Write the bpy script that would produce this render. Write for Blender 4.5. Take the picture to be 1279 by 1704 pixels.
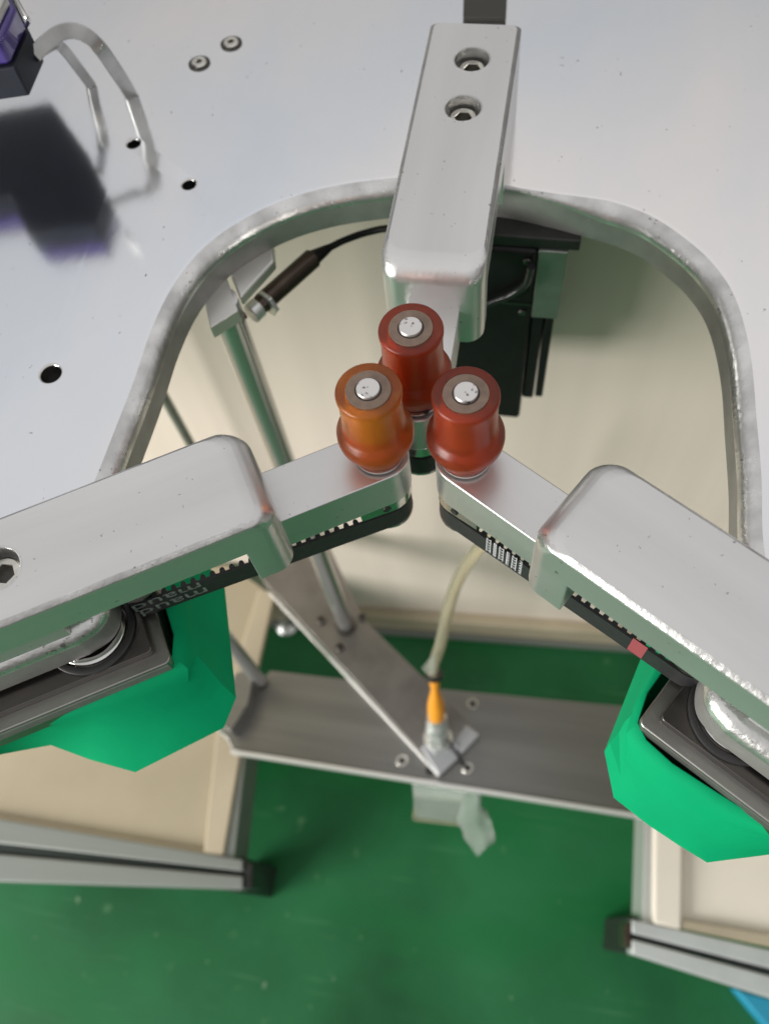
import bpy, bmesh, math, random
import numpy as np
from mathutils import Vector, Matrix
random.seed(7)
S = 0.001                      # everything below is written in millimetres
Z0 = 900.0                     # the arm tops stand 900 mm above the floor
R = math.radians
scene = bpy.context.scene
COL = scene.collection
for o in list(bpy.data.objects): bpy.data.objects.remove(o)

# ------------------------------------------------------------------ camera
F, CX, CY = 1431.68, 639.5, 852.0
NADX, NADY = 766.99, 1546.08
H = 300.0
d = np.array([(NADX-CX)/F, (NADY-CY)/F, 1.0]); d /= np.linalg.norm(d)
X = np.array([1, 0, 0.])-d*d[0]; X /= np.linalg.norm(X)
Y = np.cross(-d, X)
ct, st = math.cos(R(9.5)), math.sin(R(9.5))
def to_world(v):
    a, b = v@X, v@Y
    return Vector((ct*a-st*b, st*a+ct*b, -(v@d)))
cam_d = bpy.data.cameras.new('camera'); cam = bpy.data.objects.new('camera', cam_d); COL.objects.link(cam)
r_, u_, f_ = to_world(np.array([1, 0, 0.])), to_world(np.array([0, -1., 0])), to_world(np.array([0, 0, 1.]))
cam.matrix_world = Matrix(((r_.x, u_.x, -f_.x, 0), (r_.y, u_.y, -f_.y, 0), (r_.z, u_.z, -f_.z, (Z0+H)*S), (0, 0, 0, 1)))
cam_d.sensor_fit = 'VERTICAL'; cam_d.sensor_height = 36; cam_d.sensor_width = 27
cam_d.lens = 36*F/1704
cam_d.clip_start = 0.01; cam_d.clip_end = 60
cam_d.dof.use_dof = True; cam_d.dof.focus_distance = 0.335; cam_d.dof.aperture_fstop = 8.5
scene.camera = cam
def at(px, py, z=0):           # a photograph pixel on the level plane z, in mm
    r = np.array([(px-CX)/F, (py-CY)/F, 1.0]); r *= (H-z)/(r@d)
    a, b = r@X, r@Y
    return Vector((ct*a-st*b, st*a+ct*b, z))

# ------------------------------------------------------------------ light
scene.view_settings.view_transform = 'Standard'; scene.view_settings.look = 'None'
scene.view_settings.exposure = 0; scene.view_settings.gamma = 1
world = bpy.data.worlds.new('World'); scene.world = world; world.use_nodes = True
wt = world.node_tree; bgn = wt.nodes['Background']
tc = wt.nodes.new('ShaderNodeTexCoord'); sp = wt.nodes.new('ShaderNodeSeparateXYZ'); rp = wt.nodes.new('ShaderNodeValToRGB')
wt.links.new(tc.outputs['Generated'], sp.inputs[0]); wt.links.new(sp.outputs['Z'], rp.inputs[0]); wt.links.new(rp.outputs[0], bgn.inputs[0])
rp.color_ramp.elements[0].position = 0.0; rp.color_ramp.elements[0].color = (.10, .095, .085, 1)
rp.color_ramp.elements[1].position = 0.75; rp.color_ramp.elements[1].color = (.77, .765, .77, 1)
e = rp.color_ramp.elements.new(.35); e.color = (.42, .41, .40, 1)
bgn.inputs[1].default_value = 0.95
def area(name, loc, target, size, sizey, power, col):
    l = bpy.data.lights.new(name, 'AREA'); l.shape = 'RECTANGLE'; l.size = size; l.size_y = sizey; l.energy = power; l.color = col
    o = bpy.data.objects.new(name, l); COL.objects.link(o); o.location = loc
    o.rotation_euler = (Vector(target)-Vector(loc)).to_track_quat('-Z', 'Y').to_euler(); return o
area('front_left_light', (-1.9, -1.35, 1.2), (0.15, 0.2, 0.55), 1.3, 1.1, 82, (1, .98, .94))  # soft light from the front left; its source is unseen

# ------------------------------------------------------------------ materials
def mat(name, col, rough=.5, metal=0., noise=0., nscale=60, bump=0., bscale=200, stretch=(1, 1, 1), rvar=0., speck=0., col2=None, nlo=.35, nhi=.65, **kw):
    m = bpy.data.materials.new(name); m.use_nodes = True; nt = m.node_tree; b = nt.nodes['Principled BSDF']
    b.inputs['Base Color'].default_value = (*col, 1); b.inputs['Roughness'].default_value = rough; b.inputs['Metallic'].default_value = metal
    for k, v in kw.items(): b.inputs[k.replace('_', ' ')].default_value = v
    t = nt.nodes.new('ShaderNodeTexCoord'); mp = nt.nodes.new('ShaderNodeMapping'); mp.inputs['Scale'].default_value = stretch
    nt.links.new(t.outputs['Object'], mp.inputs[0])
    if noise or col2 or rvar:
        n = nt.nodes.new('ShaderNodeTexNoise'); n.inputs['Scale'].default_value = nscale; n.inputs['Detail'].default_value = 6
        nt.links.new(mp.outputs[0], n.inputs['Vector'])
        r = nt.nodes.new('ShaderNodeValToRGB'); nt.links.new(n.outputs[0], r.inputs[0])
        c2 = col2 or tuple(c*(1-noise) for c in col)
        r.color_ramp.elements[0].position = nlo; r.color_ramp.elements[0].color = (*c2, 1)
        r.color_ramp.elements[1].position = nhi; r.color_ramp.elements[1].color = (*col, 1)
        nt.links.new(r.outputs[0], b.inputs['Base Color'])
        if rvar:
            mr = nt.nodes.new('ShaderNodeMapRange'); nt.links.new(n.outputs[0], mr.inputs[0])
            mr.inputs[1].default_value = .3; mr.inputs[2].default_value = .7; mr.inputs[3].default_value = rough+rvar; mr.inputs[4].default_value = max(.02, rough-rvar)
            nt.links.new(mr.outputs[0], b.inputs['Roughness'])
    if speck:
        n3 = nt.nodes.new('ShaderNodeTexNoise'); n3.inputs['Scale'].default_value = 420; n3.inputs['Detail'].default_value = 3
        nt.links.new(t.outputs['Object'], n3.inputs['Vector'])
        n4 = nt.nodes.new('ShaderNodeTexNoise'); n4.inputs['Scale'].default_value = 45; nt.links.new(t.outputs['Object'], n4.inputs['Vector'])
        ad = nt.nodes.new('ShaderNodeMath'); ad.operation = 'MULTIPLY_ADD'; nt.links.new(n4.outputs[0], ad.inputs[0]); ad.inputs[1].default_value = .45; nt.links.new(n3.outputs[0], ad.inputs[2])
        r3 = nt.nodes.new('ShaderNodeMapRange'); nt.links.new(ad.outputs[0], r3.inputs[0])
        r3.inputs[1].default_value = speck; r3.inputs[2].default_value = speck+.03; r3.inputs[3].default_value = 0; r3.inputs[4].default_value = .6
        mx = nt.nodes.new('ShaderNodeMixRGB'); nt.links.new(r3.outputs[0], mx.inputs[0]); mx.inputs[2].default_value = (.12, .11, .10, 1)
        if b.inputs['Base Color'].links: nt.links.new(b.inputs['Base Color'].links[0].from_socket, mx.inputs[1])
        else: mx.inputs[1].default_value = (*col, 1)
        nt.links.new(mx.outputs[0], b.inputs['Base Color'])
    if bump:
        n2 = nt.nodes.new('ShaderNodeTexNoise'); n2.inputs['Scale'].default_value = bscale; n2.inputs['Detail'].default_value = 5
        nt.links.new(mp.outputs[0], n2.inputs['Vector'])
        bu = nt.nodes.new('ShaderNodeBump'); bu.inputs['Strength'].default_value = bump; bu.inputs['Distance'].default_value = .0006
        nt.links.new(n2.outputs[0], bu.inputs['Height']); nt.links.new(bu.outputs[0], b.inputs['Normal'])
    return m
M = {}
def scuff(m):                                                  # pale thin scuffs and faint drag marks in the floor paint
    nt = m.node_tree; b = nt.nodes['Principled BSDF']; t = nt.nodes.new('ShaderNodeTexCoord')
    for ang, sc, st_, th, col, am in ((.4, 5, (1, 14, 1), .70, (.10, .26, .12, 1), .3), (1.9, 7, (1, 22, 1), .72, (.12, .27, .14, 1), .28), (0, 38, (1, 1, 1), .73, (.14, .28, .14, 1), .4), (.9, 2.2, (1, 3, 1), .60, (.004, .13, .03, 1), .6)):
        mp = nt.nodes.new('ShaderNodeMapping'); mp.inputs['Rotation'].default_value = (0, 0, ang); mp.inputs['Scale'].default_value = st_
        n = nt.nodes.new('ShaderNodeTexNoise'); n.inputs['Scale'].default_value = sc; n.inputs['Detail'].default_value = 5
        nt.links.new(t.outputs['Object'], mp.inputs[0]); nt.links.new(mp.outputs[0], n.inputs['Vector'])
        mr = nt.nodes.new('ShaderNodeMapRange'); nt.links.new(n.outputs[0], mr.inputs[0]); mr.inputs[1].default_value = th-.06; mr.inputs[2].default_value = th+.04; mr.inputs[4].default_value = am
        mx = nt.nodes.new('ShaderNodeMixRGB'); nt.links.new(mr.outputs[0], mx.inputs[0]); mx.inputs[2].default_value = col
        nt.links.new(b.inputs['Base Color'].links[0].from_socket, mx.inputs[1]); nt.links.new(mx.outputs[0], b.inputs['Base Color'])
M['plate'] = mat('polished_aluminium_plate', (.93, .89, .865), .115, 1, col2=(.77, .81, .86), nscale=6.5, nlo=.36, nhi=.64, stretch=(1, .55, 1), rvar=.035, bump=.09, bscale=110, speck=.985)
M['block'] = mat('satin_aluminium', (.75, .745, .735), .34, .86, noise=.10, nscale=30, rvar=.07, bump=.22, bscale=240, stretch=(1, .12, 1), speck=.95)
M['edge'] = mat('ground_aluminium_edge', (.76, .755, .74), .30, .88, noise=.34, nscale=55, rvar=.1, bump=.5, bscale=330, speck=.93)
M['steel'] = mat('bright_steel', (.74, .73, .71), .16, 1, noise=.1, nscale=120)
M['cap'] = mat('turned_motor_cap', (.42, .41, .385), .36, 1, noise=.15, nscale=40)
M['cut'] = mat('sawn_aluminium_wall', (.40, .39, .375), .48, .6, noise=.2, nscale=60, bump=.3, bscale=300)
M['gloss'] = mat('glossy_black_cable', (.02, .02, .02), .18)
M['bar'] = mat('dull_bar_aluminium', (.50, .50, .49), .33, 1, noise=.2, nscale=60)
M['shaft'] = mat('shaft_steel', (.78, .75, .73), .38, 1, noise=.75, nscale=330, nlo=.39, nhi=.46)
M['chrome'] = mat('chromed_rod', (.62, .61, .60), .2, .75)
M['screw'] = mat('stainless_screw', (.72, .70, .64), .22, 1, noise=.2, nscale=300)
M['dark'] = mat('black_anodised', (.022, .021, .021), .42, 0, noise=.3, nscale=120)
M['darksteel'] = mat('dark_steel', (.20, .185, .175), .3, 1, noise=.3, nscale=60, stretch=(1, .1, 1))
M['socket'] = mat('socket_shadow_steel', (.10, .095, .085), .5, 1)
M['rubber'] = mat('black_rubber_belt', (.022, .021, .023), .55, 0, noise=.3, nscale=300, bump=.2, bscale=900)
M['print'] = mat('white_belt_print', (.72, .72, .74), .6, 0, noise=.3, nscale=1500)
M['print_dim'] = mat('worn_belt_print', (.20, .23, .21), .6, 0, noise=.6, nscale=900)
M['red'] = mat('faded_red_print', (.30, .06, .07), .6)
M['motor'] = mat('motor_black_paint', (.012, .012, .012), .4, 0, noise=.3, nscale=90, Specular_IOR_Level=.25)
M['motor_grey'] = mat('motor_grey_casting', (.33, .35, .32), .35, .7, noise=.15, nscale=80)
M['green'] = mat('green_paper_wrap', (.001, .36, .145), .75, 0, noise=.10, nscale=30, bump=.5, bscale=45, Specular_IOR_Level=.12)
M['floor'] = mat('green_epoxy_floor', (.018, .15, .052), .42, 0, nscale=3.4, col2=(.003, .070, .019), nlo=.34, nhi=.6, rvar=.08, bump=.2, bscale=22, Specular_IOR_Level=.3)
scuff(M['floor'])
M['wall'] = mat('beige_painted_sheet', (.90, .79, .69), .38, 0, noise=.16, nscale=2.2, stretch=(5, 1, .12))  # upright tone bands put soft reflections into the sheet's colour
M['ledge'] = mat('beige_tray_rim', (.50, .43, .31), .5, 0, noise=.15, nscale=12)
M['tray'] = mat('shaded_tray_sheet', (.44, .38, .27), .42, 0, noise=.14, nscale=7)  # left tray: shade from the arm above is put into the colour
M['tray_lit'] = mat('lit_tray_sheet', (.93, .86, .74), .42, 0, noise=.1, nscale=7)  # right tray: same beige sheet with strong light put into the colour
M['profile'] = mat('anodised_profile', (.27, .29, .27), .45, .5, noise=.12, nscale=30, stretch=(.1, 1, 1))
M['cross'] = mat('brushed_cross_plate', (.36, .35, .34), .36, 1, noise=.18, nscale=60, stretch=(.05, 1, 1), bump=.2, bscale=300)
M['cross_dark'] = mat('dark_diagonal_plate', (.33, .31, .30), .36, 1, noise=.25, nscale=30)
M['slot'] = mat('profile_slot', (.07, .085, .08), .5, .3)
M['bright'] = mat('bright_plate_edge', (.85, .84, .82), .3, .6)
M['taupe'] = mat('taupe_hub_face', (.23, .155, .11), .5, .1, noise=.2, nscale=400, Coat_Weight=.4, Coat_Roughness=.3)
M['hub'] = mat('hub_aluminium', (.95, .34, .15), .42, .5)
M['hub_gold'] = mat('gold_hub_aluminium', (1.0, .62, .10), .42, .5, noise=.25, nscale=60)
M['orange'] = mat('orange_plastic', (.90, .36, .03), .35, 0, noise=.1, nscale=90)
M['purple'] = mat('purple_gloss_plastic', (.075, .045, .26), .12, 0, noise=.4, nscale=30, Coat_Weight=.6)
M['navy'] = mat('dark_navy_underside', (.006, .010, .022), .6, 0, noise=.5, nscale=60)
M['blue'] = mat('blue_plastic_sheet', (.03, .36, .55), .4, 0, noise=.15, nscale=20)
M['greyblock'] = mat('grey_plastic_tab', (.42, .43, .45), .4, .3)
M['zinc'] = mat('zinc_fitting', (.78, .79, .77), .28, .7, noise=.2, nscale=200)
M['sensor'] = mat('brown_sensor_body', (.085, .06, .045), .25, .6, noise=.3, nscale=100)
M['clamp'] = mat('clamp_aluminium', (.70, .69, .65), .38, .75, noise=.08, nscale=40)
def amber(name, col, dens):
    m = bpy.data.materials.new(name); m.use_nodes = True; nt = m.node_tree; b = nt.nodes['Principled BSDF']
    b.inputs['Base Color'].default_value = (*col, 1); b.inputs['Roughness'].default_value = .33
    b.inputs['Transmission Weight'].default_value = .96; b.inputs['IOR'].default_value = 1.4
    n = nt.nodes.new('ShaderNodeTexNoise'); n.inputs['Scale'].default_value = 320; n.inputs['Detail'].default_value = 4
    t = nt.nodes.new('ShaderNodeTexCoord'); nt.links.new(t.outputs['Object'], n.inputs['Vector'])
    mr = nt.nodes.new('ShaderNodeMapRange'); nt.links.new(n.outputs[0], mr.inputs[0])
    mr.inputs[3].default_value = .27; mr.inputs[4].default_value = .40; nt.links.new(mr.outputs[0], b.inputs['Roughness'])
    bu = nt.nodes.new('ShaderNodeBump'); bu.inputs['Strength'].default_value = .06; bu.inputs['Distance'].default_value = .0006
    nt.links.new(n.outputs[0], bu.inputs['Height']); nt.links.new(bu.outputs[0], b.inputs['Normal'])
    return m
M['amber'] = amber('red_amber_urethane', (.50, .15, .085), 1)
M['amber_gold'] = amber('golden_amber_urethane', (.74, .33, .11), 1)
def clear(name, col, rough, tr):
    return mat(name, col, rough, 0, noise=.1, nscale=50, Transmission_Weight=tr, IOR=1.3)
M['hose'] = clear('yellowed_clear_hose', (.80, .74, .56), .22, .75)
M['bag'] = clear('clear_crumpled_plastic', (.86, .92, .86), .25, .8)

# ------------------------------------------------------------------ helpers
ORG = {}                                                      # world (mm) origin and angle of each thing
def tag(o, label=None, cat=None, group=None, kind=None):
    if label: o['label'] = label
    if cat: o['category'] = cat
    if group: o['group'] = group
    if kind: o['kind'] = kind
    return o
def thing(name, loc, label, cat, group=None, rz=0, kind=None):
    o = bpy.data.objects.new(name, None); COL.objects.link(o); o.empty_display_size = .01
    o.location = (loc[0]*S, loc[1]*S, (loc[2]+Z0)*S); o.rotation_euler = (0, 0, rz)
    ORG[o.name] = Vector((loc[0], loc[1], loc[2]))
    return tag(o, label, cat, group, kind)
def finish(me, smooth=40):
    if smooth:
        me.shade_smooth(); me.set_sharp_from_angle(angle=R(smooth))
def link(name, bm, m, parent=None, bevel=0, seg=2, smooth=40, world=True, wn=False, loc=None):
    """bm is in mm; world=True means world millimetres, else the parent's own frame"""
    bmesh.ops.recalc_face_normals(bm, faces=bm.faces)
    off = Vector((0, 0, 0))
    if world:
        if parent:
            p = parent
            off = Vector((0, 0, 0))
            while p is not None:
                off += ORG[p.name]; p = p.parent
        else:
            lo = [min(v.co[i] for v in bm.verts) for i in range(3)]; hi = [max(v.co[i] for v in bm.verts) for i in range(3)]
            off = Vector(((lo[0]+hi[0])/2, (lo[1]+hi[1])/2, lo[2]))
    for v in bm.verts: v.co = (v.co-off)*S
    me = bpy.data.meshes.new(name); bm.to_mesh(me); bm.free()
    ms = m if isinstance(m, (list, tuple)) else [m]
    for k in ms: me.materials.append(M[k])
    finish(me, smooth)
    o = bpy.data.objects.new(name, me); COL.objects.link(o)
    ORG[o.name] = Vector((0, 0, 0))
    if parent: o.parent = parent
    elif world: o.location = (off.x*S, off.y*S, (off.z+Z0)*S); ORG[o.name] = off
    if bevel:
        b = o.modifiers.new('bevel', 'BEVEL'); b.width = bevel*S; b.segments = seg; b.limit_method = 'ANGLE'; b.angle_limit = R(35); b.harden_normals = False
        wn = True
    if wn:
        w = o.modifiers.new('wn', 'WEIGHTED_NORMAL'); w.keep_sharp = True
    return o
def put(name, src, parent, loc_mm=(0, 0, 0), rz=0):            # another object on the same mesh, placed in the parent's frame
    o = bpy.data.objects.new(name, src.data); COL.objects.link(o); o.parent = parent
    o.location = Vector(loc_mm)*S; o.rotation_euler = (0, 0, rz); ORG[o.name] = Vector(loc_mm)
    for md in src.modifiers:
        n = o.modifiers.new(md.name, md.type)
        if md.type == 'BEVEL': n.width = md.width; n.segments = md.segments; n.limit_method = 'ANGLE'; n.angle_limit = md.angle_limit
    return o
def B(): return bmesh.new()
def box(bm, x0, x1, y0, y1, z0, z1, mi=0, mtx=None):
    vs = [bm.verts.new(Vector((x, y, z)) if mtx is None else mtx@Vector((x, y, z))) for z in (z0, z1) for x, y in ((x0, y0), (x1, y0), (x1, y1), (x0, y1))]
    for f in ((3, 2, 1, 0), (4, 5, 6, 7), (0, 1, 5, 4), (1, 2, 6, 5), (2, 3, 7, 6), (3, 0, 4, 7)):
        fc = bm.faces.new([vs[i] for i in f]); fc.material_index = mi
    return bm
def prism(bm, pts, z0, z1, top_in=0, mi=0):
    a = [bm.verts.new((p[0], p[1], z0)) for p in pts]; b = [bm.verts.new((p[0], p[1], z1)) for p in pts]
    n = len(pts)
    for i in range(n):
        f = bm.faces.new([a[i], a[(i+1) % n], b[(i+1) % n], b[i]]); f.material_index = mi
    f = bm.faces.new(b); f.material_index = mi; f = bm.faces.new(a[::-1]); f.material_index = mi
    return bm
def loft(bm, rings, cap=True, mi=0):
    vr = [[bm.verts.new(p) for p in r] for r in rings]; n = len(rings[0])
    for a, b in zip(vr, vr[1:]):
        for i in range(n):
            f = bm.faces.new([a[i], a[(i+1) % n], b[(i+1) % n], b[i]]); f.material_index = mi
    if cap:
        f = bm.faces.new(vr[0][::-1]); f.material_index = mi; f = bm.faces.new(vr[-1]); f.material_index = mi
    return bm
def lathe(bm, prof, c=(0, 0, 0), n=48, mi=0, mtx=None):
    vr = []
    for r, z in prof:
        if r < 1e-6: vr.append([bm.verts.new(Vector((0, 0, z)))])
        else: vr.append([bm.verts.new(Vector((r*math.cos(2*math.pi*i/n), r*math.sin(2*math.pi*i/n), z))) for i in range(n)])
    for a, b in zip(vr, vr[1:]):
        for i in range(n):
            j = (i+1) % n
            q = [a[0]] if len(a) == 1 else [a[i], a[j]]
            w = [b[0]] if len(b) == 1 else [b[j], b[i]]
            if len(q)+len(w) > 2:
                f = bm.faces.new(q+w); f.material_index = mi
    for ring in vr:
        for v in ring:
            v.co = (mtx@v.co if mtx is not None else v.co)+Vector(c)
    return bm
def cyl(bm, c, r, z0, z1, n=32, ch=.0, mi=0, mtx=None):
    pr = [(0, z0), (r, z0), (r, z1-ch), (r-ch, z1), (0, z1)] if ch else [(0, z0), (r, z0), (r, z1), (0, z1)]
    return lathe(bm, pr, c, n, mi, mtx)
def crom(pts, k=8):
    P = [Vector(p) for p in pts]; P = [P[0]*2-P[1]]+P+[P[-1]*2-P[-2]]; out = []
    for i in range(1, len(P)-2):
        for j in range(k):
            t = j/k; a, b, c, e_ = P[i-1], P[i], P[i+1], P[i+2]
            out.append(.5*((2*b)+(-a+c)*t+(2*a-5*b+4*c-e_)*t*t+(-a+3*b-3*c+e_)*t**3))
    out.append(P[-2]); return out
def tube(bm, pts, r, n=14, mi=0, flat=None, up=Vector((0, 0, 1)), cap=True, view=None):
    pts = [Vector(p) for p in pts]; rings = []; prev = None
    for i, p in enumerate(pts):
        t = (pts[min(i+1, len(pts)-1)]-pts[max(i-1, 0)]).normalized()
        a = (prev-t*prev.dot(t)) if prev is not None else t.cross(up if abs(t.dot(up)) < .95 else Vector((1, 0, 0)))
        if view is not None: a = t.cross(view)
        a.normalize(); prev = a; b = t.cross(a); rr = r(i/(len(pts)-1)) if callable(r) else r
        if flat:                                               # a rectangular bar: width along a, thickness along b
            w, h = flat; rings.append([p+a*w*x+b*h*y for x, y in ((-1, -1), (1, -1), (1, 1), (-1, 1))])
        else: rings.append([p+(a*math.cos(2*math.pi*j/n)+b*math.sin(2*math.pi*j/n))*rr for j in range(n)])
    return loft(bm, rings, cap, mi)
def text_mesh(body, size, m, parent, mtx, thick=.06, align='CENTER', name='print', sx=1, spacing=1):
    c = bpy.data.curves.new('print', 'FONT'); c.body = body; c.size = size; c.align_x = align; c.align_y = 'CENTER'; c.extrude = thick; c.space_line = spacing
    o = bpy.data.objects.new('tmp', c); COL.objects.link(o)
    bpy.context.view_layer.update()
    me = bpy.data.meshes.new_from_object(o.evaluated_get(bpy.context.evaluated_depsgraph_get()))
    bpy.data.objects.remove(o)
    bm = B(); bm.from_mesh(me); bpy.data.meshes.remove(me)
    for v in bm.verts: v.co = mtx@Vector((v.co.x*sx, v.co.y, v.co.z))
    return link(name, bm, m, parent, world=False, smooth=0)
def hexpts(r, n=6, a0=0): return [(r*math.cos(a0+i*2*math.pi/n), r*math.sin(a0+i*2*math.pi/n)) for i in range(n)]

def cap_screw(parent, loc, r=5.2, m='screw', h=4, name='screw', sock=.52, world_off=None):
    """a socket screw: head with a hexagonal recess (the recess floor is its own part)"""
    bm = B(); n = 36; ri = r*sock; ch = r*.14
    outer = [(r, 0), (r, h-ch), (r-ch, h)]
    rings = [[Vector((rr*math.cos(2*math.pi*i/n), rr*math.sin(2*math.pi*i/n), z)) for i in range(n)] for rr, z in outer]
    def hx(i, rad):
        a = 2*math.pi*i/n; k = (a % (math.pi/3))-math.pi/6; q = rad*math.cos(math.pi/6)/math.cos(k); return (q*math.cos(a), q*math.sin(a))
    rings.append([Vector((*hx(i, ri*1.06), h)) for i in range(n)]); rings.append([Vector((*hx(i, ri), h-.3)) for i in range(n)]); rings.append([Vector((*hx(i, ri), h*.35)) for i in range(n)])
    loft(bm, rings, cap=False)
    o = link(name, bm, m, parent, world=False, smooth=30); o.location = Vector(loc)*S; ORG[o.name] = Vector(loc)
    b2 = prism(B(), hexpts(ri*1.0, 6), h*.2, h*.36)
    s = link('socket', b2, 'socket', o, world=False, smooth=0)
    return o

# ------------------------------------------------------------------ plate (table of the machine)
PT, PB = -22.0, -42.0
ARM = {'C': ((-43.4, 194.0), 90.0, 1), 'L': ((-54.3, 165.6), -148.15, -1), 'R': ((-19.8, 167.9), -31.5, 1)}
def arm_pt(k, along, s, z=0):
    o, a, sg = ARM[k]; a = R(a); m = Vector((math.cos(a), math.sin(a), 0)); n = Vector((m.y, -m.x, 0))*sg
    return Vector((o[0], o[1], z))+m*along+n*s
u_pts = [(-172, 160), (-170.5, 200), (-170.5, 232), (-167, 259), (-157, 284), (-137, 306), (-112, 321), (-81, 330.5), (-50, 335.5), (-22, 336.5),
         (4, 331.5), (28, 325), (46, 318), (61, 306.5), (74, 292), (83, 274), (88.5, 246), (90.5, 214), (92, 185), (92, 160)]
sL, sR = 15, 19
path = [arm_pt('L', a, sL) for a in (620, 300, 200, 165)]+crom([(*arm_pt('L', 142, sL).xy, 0), (*arm_pt('L', 131, 12).xy, 0), (*arm_pt('L', 125, 3.5).xy, 0), (*arm_pt('L', 124, -12).xy, 0), (-172.5, 132, 0)]+[(*p, 0) for p in u_pts[0:]]+
        [(93.5, 132, 0), (*arm_pt('R', 119, -9).xy, 0), (*arm_pt('R', 120, 5).xy, 0), (*arm_pt('R', 126, 15).xy, 0), (*arm_pt('R', 137, sR).xy, 0)], 6)+[arm_pt('R', a, sR) for a in (165, 200, 300, 620)]
path = [Vector((p[0], p[1], 0)) for p in path]
def offset(path, dd):
    out = []
    for i, p in enumerate(path):
        a = path[max(i-1, 0)]; b = path[min(i+1, len(path)-1)]; t = (b-a).normalized()
        out.append(p+Vector((-t.y, t.x, 0))*(dd(i) if callable(dd) else dd))
    return out
table = thing('machine_table', (-46, 420, PB), 'thick polished aluminium table plate with a wide U shaped cutout', 'machine table')
prof = [(9.5, 0), (7.6, -.12), (5.4, -.55), (3.6, -1.3), (2.0, -2.5), (.8, -4.1), (.15, -5.8), (0, -7.4)]
bm = B(); rings = []
nP = len(path)
def bw(i):                                                    # the hand ground bevel is sharper behind the centre arm
    p = path[i]; k = abs(p.x+14)/42; return .22+.78*min(1, max(0, k))**1.5 if p.y > 316 else 1
for q, (o_, z) in enumerate(prof):
    pts = offset(path, lambda i, o_=o_: o_*bw(i)); rings.append([bm.verts.new((p.x, p.y, PT+z*bw(i))) for i, p in enumerate(pts)])
rings.append([bm.verts.new((p.x, p.y, PB)) for p in path])
for a, b in zip(rings, rings[1:]):
    for i in range(nP-1):
        f = bm.faces.new([a[i], a[i+1], b[i+1], b[i]]); f.material_index = 4 if b is rings[-1] else (1 if a is not rings[0] else 0)
# outer boundary
outer = [Vector((620, -130, PT)), Vector((700, 900, PT)), Vector((-800, 900, PT)), Vector((-720, -130, PT))]
ov = [bm.verts.new(v) for v in outer]; obv = [bm.verts.new((v.x, v.y, PB)) for v in outer]
chain = rings[0]+ov
cedges = []
for i in range(len(chain)):
    a, b = chain[i], chain[(i+1) % len(chain)]; e = bm.edges.get((a, b)) or bm.edges.new((a, b)); cedges.append(e)
HOLES = [(222, 238, 3.7), (314, 306, 3.7), (84, 621, 5.0)]
holes = [(at(x, y, PT), r) for x, y, r in HOLES]
hw = []
for c, r in holes:
    n = 28; prev = None
    rr = [[bm.verts.new((c.x+q*math.cos(2*math.pi*i/n), c.y+q*math.sin(2*math.pi*i/n), z)) for i in range(n)] for q, z in ((r+.9, PT), (r+.05, PT-.8), (r, PT-1.2), (r, PT-16))]
    for a, b in zip(rr, rr[1:]):
        for i in range(n):
            f = bm.faces.new([a[i], a[(i+1) % n], b[(i+1) % n], b[i]]); f.material_index = 2
    f = bm.faces.new(rr[-1]); f.material_index = 3
    cedges += [bm.edges.get((rr[0][i], rr[0][(i+1) % n])) for i in range(n)]
res = bmesh.ops.triangle_fill(bm, use_beauty=True, use_dissolve=False, edges=cedges, normal=(0, 0, 1))
for f in [g for g in res['geom'] if isinstance(g, bmesh.types.BMFace)]: f.material_index = 0
# underside and outer walls
bb = rings[-1]+obv
for i in range(len(rings[0])-1, len(chain)):
    a, b = chain[i], chain[(i+1) % len(chain)]
    c2, e2 = bb[i], bb[(i+1) % len(chain)]
    try: bm.faces.new([a, b, e2, c2])
    except ValueError: pass
cb = [bm.edges.get((bb[i], bb[(i+1) % len(bb)])) or bm.edges.new((bb[i], bb[(i+1) % len(bb)])) for i in range(len(bb))]
bmesh.ops.triangle_fill(bm, use_beauty=True, use_dissolve=False, edges=cb, normal=(0, 0, -1))
plate = link('plate', bm, ['plate', 'edge', 'steel', 'dark', 'cut'], table, smooth=50, wn=True)
for x, y in ((332, 106), (385, 73)):
    c = at(x, y, PT)-ORG[table.name]
    bm = lathe(B(), [(6.3, .05), (6.3, .5), (5.6, .6), (4.7, .3), (4.6, .05)], n=40)
    o = link('screw_recess', bm, 'socket', table, world=False); o.location = c*S; ORG[o.name] = c
    cap_screw(table, c+Vector((0, 0, .1)), 4.6, 'screw', 1.6, 'button_screw', .42)
# small dings in the plate
for x, y, w in ((285, 187, 1.1), (273, 378, .7), (272, 398, .6), (243, 458, .8), (668, 118, .8), (640, 215, .6), (855, 300, .7), (50, 406, .7), (470, 250, .5), (1195, 515, 1.4)):
    c = at(x, y, PT)
    bm = B(); pts = [(c.x+w*random.uniform(.3, 1)*math.cos(a*.9)*.5, c.y+w*random.uniform(.5, 1.5)*math.sin(a*.9)) for a in range(7)]
    prism(bm, pts, PT+.01, PT+.05)
    o = link('scratch', bm, 'socket', table, smooth=0)
for o in list(table.children):
    if o.name.startswith('scratch'): o['kind'] = 'stuff'

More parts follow.
